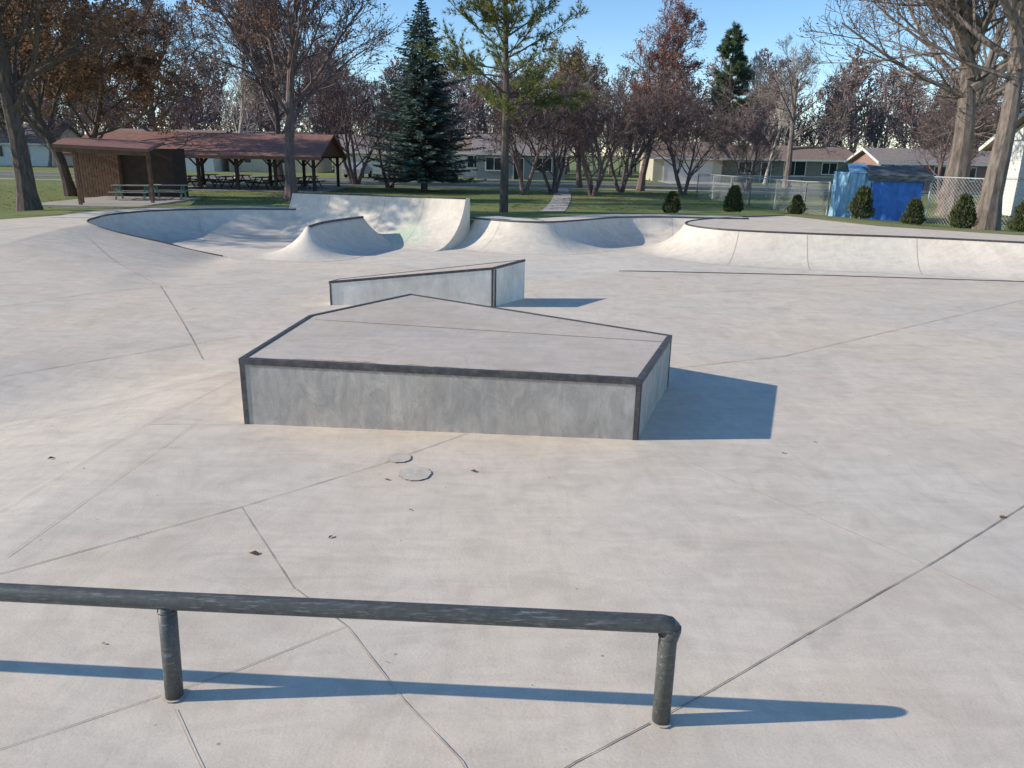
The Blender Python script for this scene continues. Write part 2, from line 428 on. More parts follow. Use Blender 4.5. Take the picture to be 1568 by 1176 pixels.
a=Vector((-2.36,9.0,.6605)); b=Vector((1.72,8.35,.614))
mb.bar(tuple(a),tuple(b),.006,.004)
mb.obj('top_joint',M['joint'],parent=fun)
# rough groove's darkness painted as a flat strip; dirt beside the steel
mb=MB(); random.seed(9)
a=Vector(FL);b=Vector(FR); N=150; up=[];dn=[]; o=Vector((-.07,-1,0)).normalized()*.003
for i in range(N+1):
    p=a.lerp(b,.013+.974*i/N)+o; up.append((p.x,p.y,p.z-.048)); dn.append((p.x,p.y,p.z-.058-random.random()**2*.022))
mb.grid([dn,up]); mb.obj('groove_dark_strip',M['edge_dirt_groove'],parent=fun)
mb=MB(); inn=Vector((.07,1,0)).normalized()
nn=(Vector(FR)-Vector(FL)).cross(Vector((cx,cy,cz))-Vector(FL)).normalized()
def ztop(x,y): return FL[2]-(nn.x*(x-FL[0])+nn.y*(y-FL[1]))/nn.z
up=[];dn=[];wd=.09
for i in range(N+1):
    p=a.lerp(b,.03+.94*i/N); wd=max(.06,min(.13,wd+random.uniform(-.018,.018))); q=p+inn*.05; r_=p+inn*wd
    dn.append((q.x,q.y,ztop(q.x,q.y)+.003)); up.append((r_.x,r_.y,ztop(r_.x,r_.y)+.003))
mb.grid([dn,up]); mb.obj('edge_dirt_band',M['brown_dirt'],parent=fun)

# ------------------------------------------------------------------ wedge ledge
A=(-3.2,13.28,.41);B=(-.35,13.36,.69);C=(.2,14.25,.72);D=(-3.08,13.5,.42)
led=empty('concrete_wedge_ledge'); tp2=[A,B,C,D]; n=4
mb=MB(); vs=[(x,y,-.05) for x,y,z in tp2]+[(x,y,z-.003) for x,y,z in tp2]
mb.add(vs,[(i,(i+1)%n,n+(i+1)%n,n+i) for i in range(n)]); mb.obj('sides',M['ledge'],parent=led)
mb=MB(); mb.add(tp2,[(0,1,2,3)]); mb.obj('top_slab',M['boxtop'],parent=led)
mb=MB(); cc=(-1.5,13.7)
for i in range(4): angle_iron(tp2[i],tp2[(i+1)%4],.03,.035,.006,cc)
mb.bar((A[0]+.02,A[1]-.004,0),(A[0]+.02,A[1]-.004,A[2]-.04),.03,.012,up=(0,1,0))
mb.bar((B[0]-.02,B[1]-.008,0),(B[0]-.02,B[1]-.008,B[2]-.04),.04,.012,up=(0,1,0))
mb.bar((B[0]+.03,B[1]+.035,0),(B[0]+.03,B[1]+.035,B[2]-.04),.012,.04,up=(.53,.85,0))
mb.obj('steel_edging',M['steel'],parent=led)

# ------------------------------------------------------------------ grind rail
mb=MB()
zr=.535; r=.043
path=[(-6.4,3.45,zr+.02),(-4.0,3.32,zr+.015),(-1.62,3.195,zr+.005),(.71,3.085,zr),(.742,3.083,zr-.006),(.757,3.082,zr-.024)]
mb.tube(path,r,20)
mb.tube([(.757,3.082,zr-.012),(.757,3.082,zr-.03),(.742,3.082,zr-.09),(.742,3.082,0)],r,20)
mb.tube([(-1.62,3.195,zr-.02),(-1.64,3.195,0)],r,20)
mb.tube([(-4.0,3.32,zr-.02),(-4.0,3.32,0)],r,20)
rl=mb.obj('grind_rail',M['rail'],smooth=True)
mb=MB()
for x,y,zz in ((-1.62,3.195,zr-.037),(.742,3.082,zr-.052),(-4,3.32,zr-.03)):
    mb.tube([(x,y,zz-.012),(x,y,zz-.004)],r+.003,20)
mb.obj('weld_beads',M['steel'],parent=rl,smooth=True)
mb=MB()
for x,y in ((.742,3.082),(-1.64,3.195),(-4.0,3.32)):
    n=24; mb.add([(x+math.cos(6.283*i/n)*(.052+random.random()*.012),y+math.sin(6.283*i/n)*(.052+random.random()*.012),.009) for i in range(n)],[tuple(range(n))])
mb.obj('base_grout',M['patch'],parent=rl)

# ------------------------------------------------------------------ fallen leaves
random.seed(11); lf=MB()
def leaf(mb,x,y,z,s):
    a=random.uniform(0,6.28); t=random.uniform(.1,.5); d=Vector((math.cos(a),math.sin(a),0)); e=Vector((-d.y,d.x,0))
    mb.add([tuple(Vector((x,y,z+.004))-d*s),tuple(Vector((x,y,z+.006+t*s*.5))+e*s*.55),tuple(Vector((x,y,z+.01))+d*s),tuple(Vector((x,y,z+.006+t*s))-e*s*.5)],[(0,1,2),(0,2,3)])
for x,y,s in ((-.31,6.05,.035),(-1.02,5.85,.028),(-1.7,4.6,.04),(-1.25,4.85,.025),(-4.05,6.3,.035),(3.75,5.35,.035),(2.5,6.6,.02),(-.75,5.3,.018),(-2.2,3.6,.015),(2.9,6.9,.02)):
    leaf(lf,x,y,zpad(x,y),s)
for i in range(60):
    x=random.uniform(-7,9); y=random.uniform(2.5,16); leaf(lf,x,y,zpad(x,y),random.uniform(.004,.011))
for i in range(5000):
    x=random.gauss(-16,11); y=random.uniform(30,56); leaf(lf,x,y,.03,random.uniform(.04,.08))
for i in range(2500):
    x=random.uniform(0,26); y=random.uniform(31,58); leaf(lf,x,y,.03,random.uniform(.04,.07))
lf.obj('fallen_leaves',M['leaf_brown'])

# ------------------------------------------------------------------ lawn
foot=[(-15,-40),(-15,22.4),(-14.2,25.5),(-13.2,28),(-10.5,29.5),(-7.6,29.8),(-6,28.4),(-1.5,26.3),(.2,26.3),(1,26.4),(3.2,28.7),(8,29.0),(10.2,30),(11.9,25.8),(15,23.4),(23,20.4),(23,-40)]
def sdist(x,y):
    ins=False; dm=1e9; n=len(foot)
    for i in range(n):
        ax,ay=foot[i]; bx,by=foot[(i+1)%n]
        if (ay>y)!=(by>y) and x<(bx-ax)*(y-ay)/(by-ay)+ax: ins=not ins
        dx,dy=bx-ax,by-ay; t=max(0,min(1,((x-ax)*dx+(y-ay)*dy)/(dx*dx+dy*dy)))
        dm=min(dm,math.hypot(x-ax-dx*t,y-ay-dy*t))
    return -dm if ins else dm
def zlawn(x,y):
    s=sdist(x,y)
    if s<-.55: return -1.2
    e=.45 if y>21 else .45*sst((y-6)/15)
    return e*(1-sst(max(0,s-.5)/9))
gx=[-900,-400,-200,-110,-70,-50,-38,-30,-25]+[-21+.5*i for i in range(0,93)]+[27,30,35,42,55,80,120,220,450,900]
gy=[-300,-100,-40,-15,-5,0,4,8,12,15]+[17+.5*i for i in range(0,34)]+[35,37,40,45,52,60,80,110,180,350,700,1500]
mb=MB(); mb.grid([[(x,y,zlawn(x,y)) for x in gx] for y in gy])
mb.obj('lawn',M['lawn'],smooth=True)
mb=MB(); mb.box(-300,300,66,73,-.1,.02); mb.obj('street',M['asphalt'])
mb=MB(); mb.box(-300,300,65.75,66,-.1,.14); mb.box(-300,300,73,73.25,-.1,.14); mb.obj('kerb',M['walk'])
mb=MB(); mb.box(-300,300,60.5,62,-.1,.03); mb.obj('sidewalk',M['walk'])
rows=[]
for i in range(27):
    t=i/26; y=33+t*27.4; xc=1.5+ (y-35)*.075+.35*math.sin(t*3); rows.append([(xc-.55,y,zlawn(xc-.55,y)+.025),(xc+.55,y,zlawn(xc+.55,y)+.025)])
mb=MB(); mb.grid(rows); mb.obj('footpath',M['walk'])
mb=MB(); mb.box(15,21,73.25,84,-.1,.03); mb.obj('driveway',M['walk'])

# ------------------------------------------------------------------ trees
def make_tree(seed,h,r0,mats,first=.3,spread=.42,counts=(11,6,6,5),lens=(.42,.42,.45),ang=(.9,.8,.8),lean=(0,0),leaf=0,leafs=.06,twig=.011,limbs=(),up=.18,stems=1,sides=(9,6,4,3,3),wob=.12,tl=.8,clump=None):
    rng=random.Random(seed); mb=MB(); tips=[]
    maxl=len(counts)
    def br(p,d,L,r,lev,r1=None):
        ns=(9,6,4,3,2)[lev]; pts=[p.copy()]; rs=[r]; dd=d.copy(); rend=r1 if r1 is not None else max(twig*.5,r*.28)
        w=wob*(.7,1.1,1.7,2.2,2.2)[lev]
        for i in range(ns):
            dd=dd+Vector((rng.gauss(0,w),rng.gauss(0,w),rng.gauss(0,w*.7)+ (up*.5 if lev>0 else 0)))
            dd.normalize(); p=p+dd*(L/ns); pts.append(p.copy()); rs.append(r+(rend-r)*((i+1)/ns)**(.85))
        if lev==0: rs[0]*=1.35; 
        mb.tube(pts,rs,sides[lev],0,False)
        def at(t):
            f=t*ns; i=min(ns-1,int(f)); u=f-i; return pts[i].lerp(pts[i+1],u), (pts[i+1]-pts[i]).normalized(), rs[i]+(rs[i+1]-rs[i])*u
        if lev>=maxl:
            tips.append(pts[-1]); tips.append(pts[max(0,len(pts)-2)]); return
        nc=counts[lev]; az=rng.uniform(0,6.28)
        for i in range(nc):
            lo=first if lev==0 else .22
            t=lo+(1-lo)*(i+rng.uniform(.1,.9))/nc
            if i==nc-1: t=.97
            q,dr,rr=at(t); az+=2.4+rng.uniform(-.5,.5)
            a=ang[min(lev,len(ang)-1)]*rng.uniform(.6,1.2)*(1.15-.45*t)
            o=dr.orthogonal().normalized(); o=Matrix.Rotation(az,3,dr)@o
            nd=(dr*math.cos(a)+o*math.sin(a)).normalized()
            if lev>0 and nd.z<-.1: nd.z*=.3; nd.normalize()
            base=h*spread if lev==0 else L*lens[min(lev-1,len(lens)-1)]*1.35
            LL=base*(1.12-.62*((t-lo)/(1-lo)))*rng.uniform(.7,1.2)
            cr=max(twig,min(rr*.72,rr*(.5 if lev==0 else .6)))
            if lev+1>=maxl: cr=twig
            br(q,nd,LL,cr,lev+1)
    for s in range(stems):
        a=6.28*s/stems+rng.uniform(-.3,.3); k=0 if stems==1 else .33
        d=Vector((lean[0]+math.cos(a)*k,lean[1]+math.sin(a)*k,1)).normalized()
        br(Vector((math.cos(a)*.12*k*3,math.sin(a)*.12*k*3,-.15)),d,h*tl*(1 if stems==1 else rng.uniform(.75,.95)),r0*(1 if stems==1 else .7),0)
    for (z,dx,dy,dz,L,r) in limbs:
        br(Vector((lean[0]*z,lean[1]*z,z)),Vector((dx,dy,dz)).normalized(),L,r,1)
    if leaf:
        cl=clump
        for i in range(leaf):
            p=rng.choice(tips)
            if cl and rng.random()>cl(p): continue
            q=p+Vector((rng.gauss(0,.13),rng.gauss(0,.13),rng.gauss(0,.13)))
            a=Vector((rng.gauss(0,1),rng.gauss(0,1),rng.gauss(0,1))).normalized(); b=a.orthogonal().normalized()*leafs*rng.uniform(.5,1); a=a*leafs*rng.uniform(.6,1.2)
            mb.add([tuple(q-a),tuple(q+b),tuple(q+a),tuple(q-b)],[(0,1,2,3)],1)
    return mb.mesh('tree_mesh',mats,smooth=False)

def bare(name,me,x,y,s=1,rot=0,z=0): return place(name,me,(x,y,z),rot,s)

tL1=make_tree(24,10.2,.40,[M['bark_dark'],M['leaf_orange']],first=.40,spread=.60,counts=(14,8,6,6),ang=(1.1,.8,.8),leaf=16000,leafs=.075,lean=(.0,0),twig=.014,tl=.85,up=.10,wob=.06)
bare('broadleaf_tree',tL1,-18.9,30.6,1)
tL2=make_tree(5,11.5,.30,[M['bark_dark'],M['leaf_orange']],first=.28,spread=.50,counts=(14,7,6,6),ang=(1.0,.8,.8),leaf=16000,leafs=.085,lean=(-.05,0),twig=.016,up=.1)
bare('broadleaf_tree',tL2,-23.7,42.2)
tC=make_tree(8,13.5,.33,[M['bark_purple'],M['leaf_orange']],first=.33,spread=.50,counts=(17,8,7,6),ang=(.9,.75,.8),leaf=20000,leafs=.075,twig=.017,up=.15,clump=lambda p: .95 if p.x<-1 else .22)
bare('broadleaf_tree',tC,-11.8,41.6)
tM=make_tree(13,8,.2,[M['bark_purple'],M['leaf_maroon']],first=.25,spread=.45,counts=(9,7,6,6),stems=3,leaf=1800,leafs=.055,twig=.011)
tM2=make_tree(14,8,.18,[M['bark_purple'],M['leaf_maroon']],first=.2,spread=.48,counts=(8,6,6,6),stems=4,leaf=600,leafs=.05,twig=.011)
tR=make_tree(15,14,.26,[M['bark_purple'],M['leaf_red']],first=.2,spread=.32,counts=(18,7,6,6),ang=(.65,.7,.8),leaf=7000,leafs=.075,twig=.016)
tO=make_tree(16,10,.22,[M['bark_purple'],M['leaf_olive']],first=.2,spread=.40,counts=(14,7,6,5),leaf=5500,leafs=.085,twig=.016)
tP=make_tree(17,15,.18,[M['bark_pale'],M['leaf_brown']],first=.2,spread=.24,counts=(14,6,6,5),ang=(.5,.6,.7),twig=.018,wob=.06)
bare('maroon_tree',tM,.5,51.7,1.05)
bare('maroon_tree',tM2,2.6,54.5,1.0,2.1)
bare('maroon_tree',tM2,5.0,51.5,.95,.6)
bare('maroon_tree',tM,7.6,57.5,1.0,1.6)
bare('red_leaf_tree',tR,9.4,60.0,1.08,.4)
bare('maroon_tree',tM2,11.7,55.4,1.0,4.0)
bare('olive_leaf_tree',tO,5.2,64.5,1.12,.3)
bare('maroon_tree',tM,-9.2,58,1.05,2.2)
bare('maroon_tree',tM2,-12.5,62,1.25,5.1)
bare('broadleaf_tree',tC,-27.5,62,.95,2.0)
bare('broadleaf_tree',tL2,-38,62,1.1,1.0)
bare('broadleaf_tree',tL2,-27,50,.9,3.0)
bare('broadleaf_tree',tC,-19.5,66,1.0,4.4)
bare('pale_birch_tree',tP,25.0,80.0,.95,.5)
bare('pale_birch_tree',tP,-24.5,70,1.1,1.5)
bare('pale_birch_tree',tP,28.5,96,1.1,2.5)
bare('pale_birch_tree',tP,9.5,96,.95,3.5)
# off-frame park tree, throwing its shadow over the bowls
bare('broadleaf_tree',tC,-25.5,28.2,.85,4.1)

tA=make_tree(31,15,.60,[M['bark_grey'],M['leaf_brown']],first=.5,spread=.42,counts=(10,8,7,6),leaf=3500,leafs=.07,twig=.015,lean=(-.02,0),
   limbs=((6.4,-.62,-.1,1,6.5,.34),(7.4,-1,-.3,.6,9.0,.18),(5.4,-1,.2,.30,7,.12),(5.8,.9,-.1,.6,7,.26),(8.2,-.9,.2,.8,7,.16),(8.6,-1,-.5,.35,9,.15)),wob=.06,up=.12)
bare('large_cottonwood_tree',tA,21.3,38.5)
tB=make_tree(33,14.5,.42,[M['bark_grey'],M['leaf_brown']],first=.5,spread=.42,counts=(10,8,7,6),leaf=2500,leafs=.07,twig=.013,lean=(.04,0),
   limbs=((5.6,-.5,-.1,1.0,6,.24),(5.2,-1,.2,.25,5,.10),(6.5,.8,0,.9,6,.24),(6.4,-1,-.4,.75,7.5,.15)),wob=.05,up=.12)
bare('large_cottonwood_tree',tB,17.7,29.6,z=.2)
tD=make_tree(35,14,.4,[M['bark_grey'],M['leaf_brown']],first=.35,spread=.5,counts=(12,7,6,6),leaf=800,leafs=.07,twig=.015,wob=.09,up=.05,ang=(1.1,.8,.8))
bare('broadleaf_tree',tD,27,50,1.0,1.0)
bare('broadleaf_tree',tD,34,62,1.1,2.0)
bare('broadleaf_tree',tD,24.5,72,.85,3.3)
bare('maroon_tree',tM,31,58,1.0,2.0)
bare('maroon_tree',tM2,18,62,.75,2.0)

# distant masses: one object each, merged copies of light trees
def far_mass(name,spots,mats,seed,twig=.034,leaf=700,counts=(13,8,8)):
    rng=random.Random(seed); srcs=[make_tree(seed+i,11,.2,mats,first=.15,spread=.36,counts=counts,ang=(.75,.8,.9),twig=twig,leaf=leaf,leafs=.11,sides=(5,4,3,3,3)) for i in range(3)]
    V=[];F=[];MI=[];off=0
    data=[]
    for s in srcs:
        n=len(s.vertices); co=np.empty(n*3); s.vertices.foreach_get('co',co); co=co.reshape(-1,3)
        fs=[tuple(p.vertices) for p in s.polygons]; mi=[p.material_index for p in s.polygons]; data.append((co,fs,mi))
    for (x,y,sc) in spots:
        co,fs,mi=rng.choice(data); a=rng.uniform(0,6.28); c,s_=math.cos(a),math.sin(a)
        R=np.array([[c,-s_,0],[s_,c,0],[0,0,1]]); q=(co@R.T)*sc+np.array([x,y,0])
        V.append(q); F.extend([tuple(i+off for i in f) for f in fs]); MI.extend(mi); off+=len(q)
    me=bpy.data.meshes.new(name); me.from_pydata(np.vstack(V).tolist(),[],F)
    for m in mats: me.materials.append(m)
    me.polygons.foreach_set('material_index',MI); me.update(); place(name,me)
rng=random.Random(77)
spots=[(-95+i*3.2+rng.uniform(-1.2,1.2),rng.uniform(94,104),rng.uniform(1.0,1.4)) for i in range(64)]
far_mass('distant_tree_line',spots,[M['bark_far_hazed'],M['leaf_maroon']],100)
spots=[(-135+i*4.2+rng.uniform(-2,2),rng.uniform(112,130),rng.uniform(1.2,1.75)) for i in range(69)]
far_mass('far_tree_line',spots,[M['bark_far_hazed'],M['leaf_brown']],200,counts=(12,7,7),twig=.048)
spots=[(-75+i*3.0+rng.uniform(-1.5,1.5),rng.uniform(96,110),rng.uniform(.55,.8)) for i in range(60)]
far_mass('distant_thicket',spots,[M['bark_far_hazed'],M['leaf_maroon']],300,counts=(12,7,7),twig=.045)

# spruce
def spruce(h,R,z0,mats,seed,levels=64,nb=11):
    rng=random.Random(seed); mb=MB(); mb.tube([(0,0,-.1),(0,0,h*.5),(0,0,h)],[.24,.14,.02],8,0)
    for k in range(levels):
        f=k/(levels-1); z=z0+(h-z0-.1)*f; rr=R*(1-f)**.74*(.72+.45*rng.random())+.12
        n=max(5,int(nb*(1-f*.5))); a0=rng.uniform(0,6.28)
        for b in range(n):
            az=a0+6.28*b/n+rng.uniform(-.25,.25); L=rr*rng.uniform(.65,1.15); d=Vector((math.cos(az),math.sin(az),0)); sd=Vector((-d.y,d.x,0))
            dz=lambda t: -.30*L*t*(1-.75*t)+ .25*f*L*t
            mb.tube([(0,0,z),tuple(d*L*.5+Vector((0,0,z+dz(.5)))),tuple(d*L+Vector((0,0,z+dz(1))))],[.02,.014,.005],3,0,False)
            m=max(3,int(L*5))
            for i in range(m):
                t=.15+.85*(i+.5)/m; q=d*L*t+Vector((0,0,z+dz(t))); w=.46*(1-.5*t)*min(1,L/1.2)+.12
                for sg in (-1,1,0):
                    e=(d*.75+sd*sg*.9+Vector((0,0,rng.uniform(-.35,.25)))).normalized()*w*rng.uniform(.8,1.2)
                    if sg==0: e=(d+Vector((0,0,-.5))).normalized()*w*.7
                    o=e.cross(Vector((rng.uniform(-.9,.9),rng.uniform(-.9,.9),1))).normalized()*.08
                    mb.add([tuple(q),tuple(q+e*.45+o),tuple(q+e),tuple(q+e*.45-o)],[(0,1,2,3)],1)
    return mb.mesh('spruce_mesh',mats)
place('blue_spruce_tree',spruce(11.9,3.7,1.0,[M['bark_dark'],M['spruce']],4),(-6.2,54,0))

def pine(h,R,z0,mats,seed,nl=44,tl=.24,tw=.03,dens=1.0,r0=.17):
    rng=random.Random(seed); mb=MB(); mb.tube([(0,0,-.1),(.05,0,h*.4),(-.05,.05,h*.75),(0,0,h)],[r0*1.2,r0*.85,r0*.5,.03],9,0)
    for k in range(nl):
        f=(k+rng.random())/nl; z=z0+(h-z0)*f; L=R*(1-f**1.6*.75)*rng.uniform(.45,1.1); az=rng.uniform(0,6.28); el=rng.uniform(-.05,.50)+.35*f
        d=Vector((math.cos(az)*math.cos(el),math.sin(az)*math.cos(el),math.sin(el))); pts=[Vector((0,0,z))]; dd=d.copy()
        for i in range(5):
            dd=(dd+Vector((rng.gauss(0,.1),rng.gauss(0,.1),rng.gauss(.03,.08)))).normalized(); pts.append(pts[-1]+dd*L/5)
        mb.tube(pts,[.045,.036,.028,.02,.014,.008],4,0,False)
        for i in range(int(L*8*dens)):
            t=rng.uniform(.3,1)*5; j=min(4,int(t)); p=pts[j].lerp(pts[j+1],t-j)
            e=(dd+Vector((rng.gauss(0,.7),rng.gauss(0,.7),rng.gauss(.1,.4)))).normalized(); q=p+e*rng.uniform(.25,.75)
            mb.tube([p,q],[.008,.005],3,0,False)
            for c in range(3):
                qq=p.lerp(q,1-c*.3)
                for n in range(10):
                    v=(e*1.0+Vector((rng.gauss(0,.65),rng.gauss(0,.65),rng.gauss(0,.65)))).normalized()*tl*rng.uniform(.7,1.1); o=v.orthogonal().normalized()*tw*.5
                    mb.add([tuple(qq-o),tuple(qq+o),tuple(qq+v)],[(0,1,2)],1)
    return mb.mesh('pine_mesh',mats)
place('scots_pine_tree',pine(11.8,3.9,3.7,[M['bark_dark'],M['pine']],9,nl=64,tw=.032,tl=.24,dens=1.0),(-.5,34.2,0))
place('white_pine_tree',pine(16.5,3.8,4,[M['bark_dark'],M['pinedark']],19,nl=80,tl=.5,tw=.12,dens=1.3,r0=.3),(25.3,98,0))

# shrubs
def shrub(seed):
    rng=random.Random(seed); mb=MB(); mb.tube([(0,0,-.1),(0,0,.5)],[.03,.02],5,0)
    lob=[(rng.uniform(0,6.28),rng.uniform(.1,.9),rng.uniform(.6,1.25)) for _ in range(9)]
    for i in range(2400):
        z=rng.uniform(.02,1); a=rng.uniform(0,6.28); k=1
        for la,lz,ls in lob:
            dd=abs((a-la+3.14)%6.28-3.14)/.8+abs(z-lz)/.25
            if dd<1: k=ls
        rr=.40*(1-z)**.55*min(1,.55+z*3)*rng.uniform(.45,1.05)*k+.02
        p=Vector((math.cos(a)*rr,math.sin(a)*rr,z*.98*(.88+.12*k))); v=Vector((math.cos(a)*.5+rng.gauss(0,.3),math.sin(a)*.5+rng.gauss(0,.3),1)).normalized()*rng.uniform(.07,.16); o=v.cross(Vector((rng.gauss(0,1),rng.gauss(0,1),0))).normalized()*.018
        mb.add([tuple(p),tuple(p+v*.5+o),tuple(p+v),tuple(p+v*.5-o)],[(0,1,2,3)],1)
    return mb.mesh('shrub_mesh',[M['bark_dark'],M['shrub']])
sh=[shrub(1),shrub(2),shrub(7)]
for i,(x,y,s) in enumerate([(6.9,34.8,.95),(9.8,35.5,1.05),(12.2,34.3,.85),(13.6,31,1.1),(14.6,28.9,.95),(15.9,28.0,1.05),(17.6,27.2,1.1)]):
    place('arborvitae_shrub',sh[i%3],(x,y,zlawn(x,y)-.03),i*1.3,(s*1.1,s*1.1,s*(1.1 if i%2 else .95)))

# ------------------------------------------------------------------ fence
def fence(pts,h):
    par=empty('chain_link_fence'); fr=MB(); ms=MB(); sp=.15
    for a,b in zip(pts,pts[1:]):
        a=Vector((*a,zlawn(*a)));b=Vector((*b,zlawn(*b))); L=(b-a).length; d=(b-a)/L; n=max(1,round(L/2.6)); up=Vector((0,0,h))
        for i in range(n+1):
            p=a.lerp(b,i/n); fr.tube([tuple(p-Vector((0,0,.2))),tuple(p+up)],.034,6)
        fr.tube([tuple(a+up),tuple(b+up)],.026,6)
        m=int(L/sp)
        side=Vector((-d.y,d.x,0))*.01
        for i in range(-int(h/sp),m):
            for sg in (1,-1):
                s0=i*sp; s1=s0+h; z0,z1=0,h
                if s0<0: z0=-s0; s0=0
                if s1>L: z1=h-(s1-L); s1=L
                if z1<=z0: continue
                if sg==1: p=a+d*s0+Vector((0,0,z0)); q=a+d*s1+Vector((0,0,z1))
                else: p=a+d*s0+Vector((0,0,h-z0)); q=a+d*s1+Vector((0,0,h-z1))
                ms.tube([tuple(p+side),tuple(q+side)],.0034,3,0,False)
    fr.obj('frame',M['galv'],parent=par); ms.obj('mesh_wire',M['galv'],parent=par)
fence([(11.9,52),(13.0,44),(14.0,38.3),(14.3,36.2)],1.5)
fence([(17.4,33.4),(18.3,31.2),(19.3,29.0),(24,26.8)],1.9)
fence([(11.9,52),(19,53),(30,54)],1.4)

# ------------------------------------------------------------------ buildings
def house(name,x,y,w,d,hw,rh,wall,roof,rot=0,windows=(),doors=(),garage=(),trim='white',over=.45,chim=True):
    par=empty(name,(x,y,0),rot); mb=MB()
    mb.box(0,w,0,d,-.2,hw)
    mb.add([(0,0,hw),(0,d,hw),(0,d/2,hw+rh-.08),(w,0,hw),(w,d,hw),(w,d/2,hw+rh-.08)],[(0,2,1),(3,4,5)])
    mb.obj('walls',M[wall],parent=par)
    sd=MB(); z=.25
    while z<hw-.1:
        sd.box(0,w,-.018,0.0,z,z+.012); sd.box(-.018,0.0,0,d,z,z+.012); z+=.2
    sd.obj('siding_laps',M[wall],parent=par)
    r=MB(); sl=rh/(d/2); e=over
    zb=hw-sl*e
    for sgn in (0,1):
        y0=-e if sgn==0 else d+e
        vs=[(-e,y0,zb),(w+e,y0,zb),(w+e,d/2,hw+rh),(-e,d/2,hw+rh)]
        vs2=[(a,b,c+.14) for a,b,c in vs]
        r.add(vs+vs2,[(0,3,2,1),(4,5,6,7),(0,1,5,4),(1,2,6,5),(3,0,4,7)])
    r.obj('roof',M[roof],parent=par)
    t=MB(); t.box(-e,w+e,-e-.03,-e-.003,zb-.06,zb+.13); t.box(-e+.02,w+e-.02,-e,-.003,zb-.05,zb-.02)
    for yy,zz in ((-e,zb),(d+e,zb)): t.bar((-e-.02,yy,zz+.05),(-e-.02,d/2,hw+rh+.05),.03,.2)
    t.obj('fascia',M[trim],parent=par)
    wf=MB(); wg=MB()
    for (wx,wz,ww,wh) in windows:
        wf.box(wx-.09,wx+ww+.09,-.07,-.02,wz-.09,wz); wf.box(wx-.09,wx+ww+.09,-.07,-.02,wz+wh,wz+wh+.09)
        wf.box(wx-.09,wx,-.07,-.02,wz,wz+wh); wf.box(wx+ww,wx+ww+.09,-.07,-.02,wz,wz+wh)
        wf.box(wx+ww/2-.03,wx+ww/2+.03,-.06,-.02,wz,wz+wh)
        wg.box(wx,wx+ww,-.04,-.021,wz,wz+wh)
    for (dx,dw) in doors:
        wf.box(dx-.1,dx,-.07,-.02,0,2.05); wf.box(dx+dw,dx+dw+.1,-.07,-.02,0,2.05); wf.box(dx-.1,dx+dw+.1,-.07,-.02,2.05,2.15)
        wg.box(dx,dx+dw,-.05,-.021,.0,2.05)
    if wf.v: wf.obj('window_frames',M[trim],parent=par); wg.obj('window_glass',M['glass'],parent=par)
    g=MB()
    for (gx_,gw,gh) in garage:
        for i in range(4):
            g.box(gx_,gx_+gw,-.05,-.02,i*gh/4+.012,(i+1)*gh/4-.012)
        g.box(gx_-.12,gx_,-.08,-.02,0,gh); g.box(gx_+gw,gx_+gw+.12,-.08,-.02,0,gh)
    if g.v: g.obj('garage_door',M['garage'],parent=par)
    if chim: c=MB(); c.box(w*.6,w*.6+.6,d*.5,d*.5+.6,hw+rh*.6,hw+rh+.5); c.obj('chimney',M['brick'],parent=par)
    return par
house('ranch_house',14.4,84,7.2,9,2.45,1.5,'cream','brownroof',garage=[(1.2,4.9,2.1)],chim=False)
house('ranch_house',21.8,84.8,14,8.5,2.45,1.25,'greygreen','brownroof',windows=[(1.8,1.0,1.3,1.1),(6.6,.8,2.2,1.4),(10.6,1.0,1.5,1.1)],doors=[(4.2,.95)])
house('brick_house',30.5,67,11,6,2.4,1.0,'brick','greyroof',windows=[(1.2,.9,2.2,1.2),(6.5,1.0,1.4,1.0)],doors=[(4.5,.95)])
house('white_garage',24.3,35.5,8,7,3.3,1.5,'white','brownroof',windows=[(3.0,1.4,1.0,.9)],rot=rad(-6),chim=False)
house('white_house',-70,100,12,9,2.8,2.2,'white','greyroof',windows=[(1.5,1.1,1.1,1.3),(5,1.1,1.1,1.3),(8.2,1.1,1.1,1.3)])
house('cream_house',-19.5,86,10,8,2.5,1.6,'cream','greyroof',windows=[(7,1,1.3,1.1)],garage=[(1,4.5,2.1)])
house('white_house',-9.5,88,7,8,2.6,1.6,'white','brownroof',windows=[(1.2,1,1.2,1.2),(4.2,1,1.4,1.2)])
house('blue_grey_house',-4.0,81,9,8,2.6,1.7,'bluegrey','greyroof',windows=[(1,.9,1.6,1.2),(5.8,.9,1.8,1.2)],doors=[(3.8,.95)])
house('grey_house',-46,90,12,8,2.6,1.8,'white','brownroof',windows=[(1,1,1.6,1.2),(7,1,1.6,1.2)],doors=[(4.5,.95)])
house('tan_house',-33,92,10,8,2.6,1.8,'cream','greyroof',windows=[(1,1,1.6,1.2),(6,1,1.6,1.2)])

# picnic pavilion
pv=empty('picnic_pavilion',(0,0,0)); x0,x1,y0,y1=-27.2,-12.7,50.2,57.0; ze=2.15; zr_=3.45; ym=(y0+y1)/2
m=MB()
for ya,yb in ((y0-.5,ym),(y1+.5,ym)):
    vs=[(x0-1,ya,ze-.12),(x1+.6,ya,ze-.12),(x1+.6,yb,zr_),(x0-1,yb,zr_)]; m.add(vs+[(a,b,c+.1) for a,b,c in vs],[(0,1,2,3),(4,5,6,7),(0,1,5,4),(1,2,6,5),(3,0,4,7)])
m.obj('roof',M['redroof'],parent=pv)
m=MB(); m.box(x0-1,x1+.6,y0-.54,y0-.505,ze-.2,ze-.0)
m.add([(x1+.3,y0-.2,ze),(x1+.3,y1+.2,ze),(x1+.3,ym,zr_-.1)],[(0,1,2)]); m.obj('fascia_and_gable',M['brownwood'],parent=pv)
m=MB()
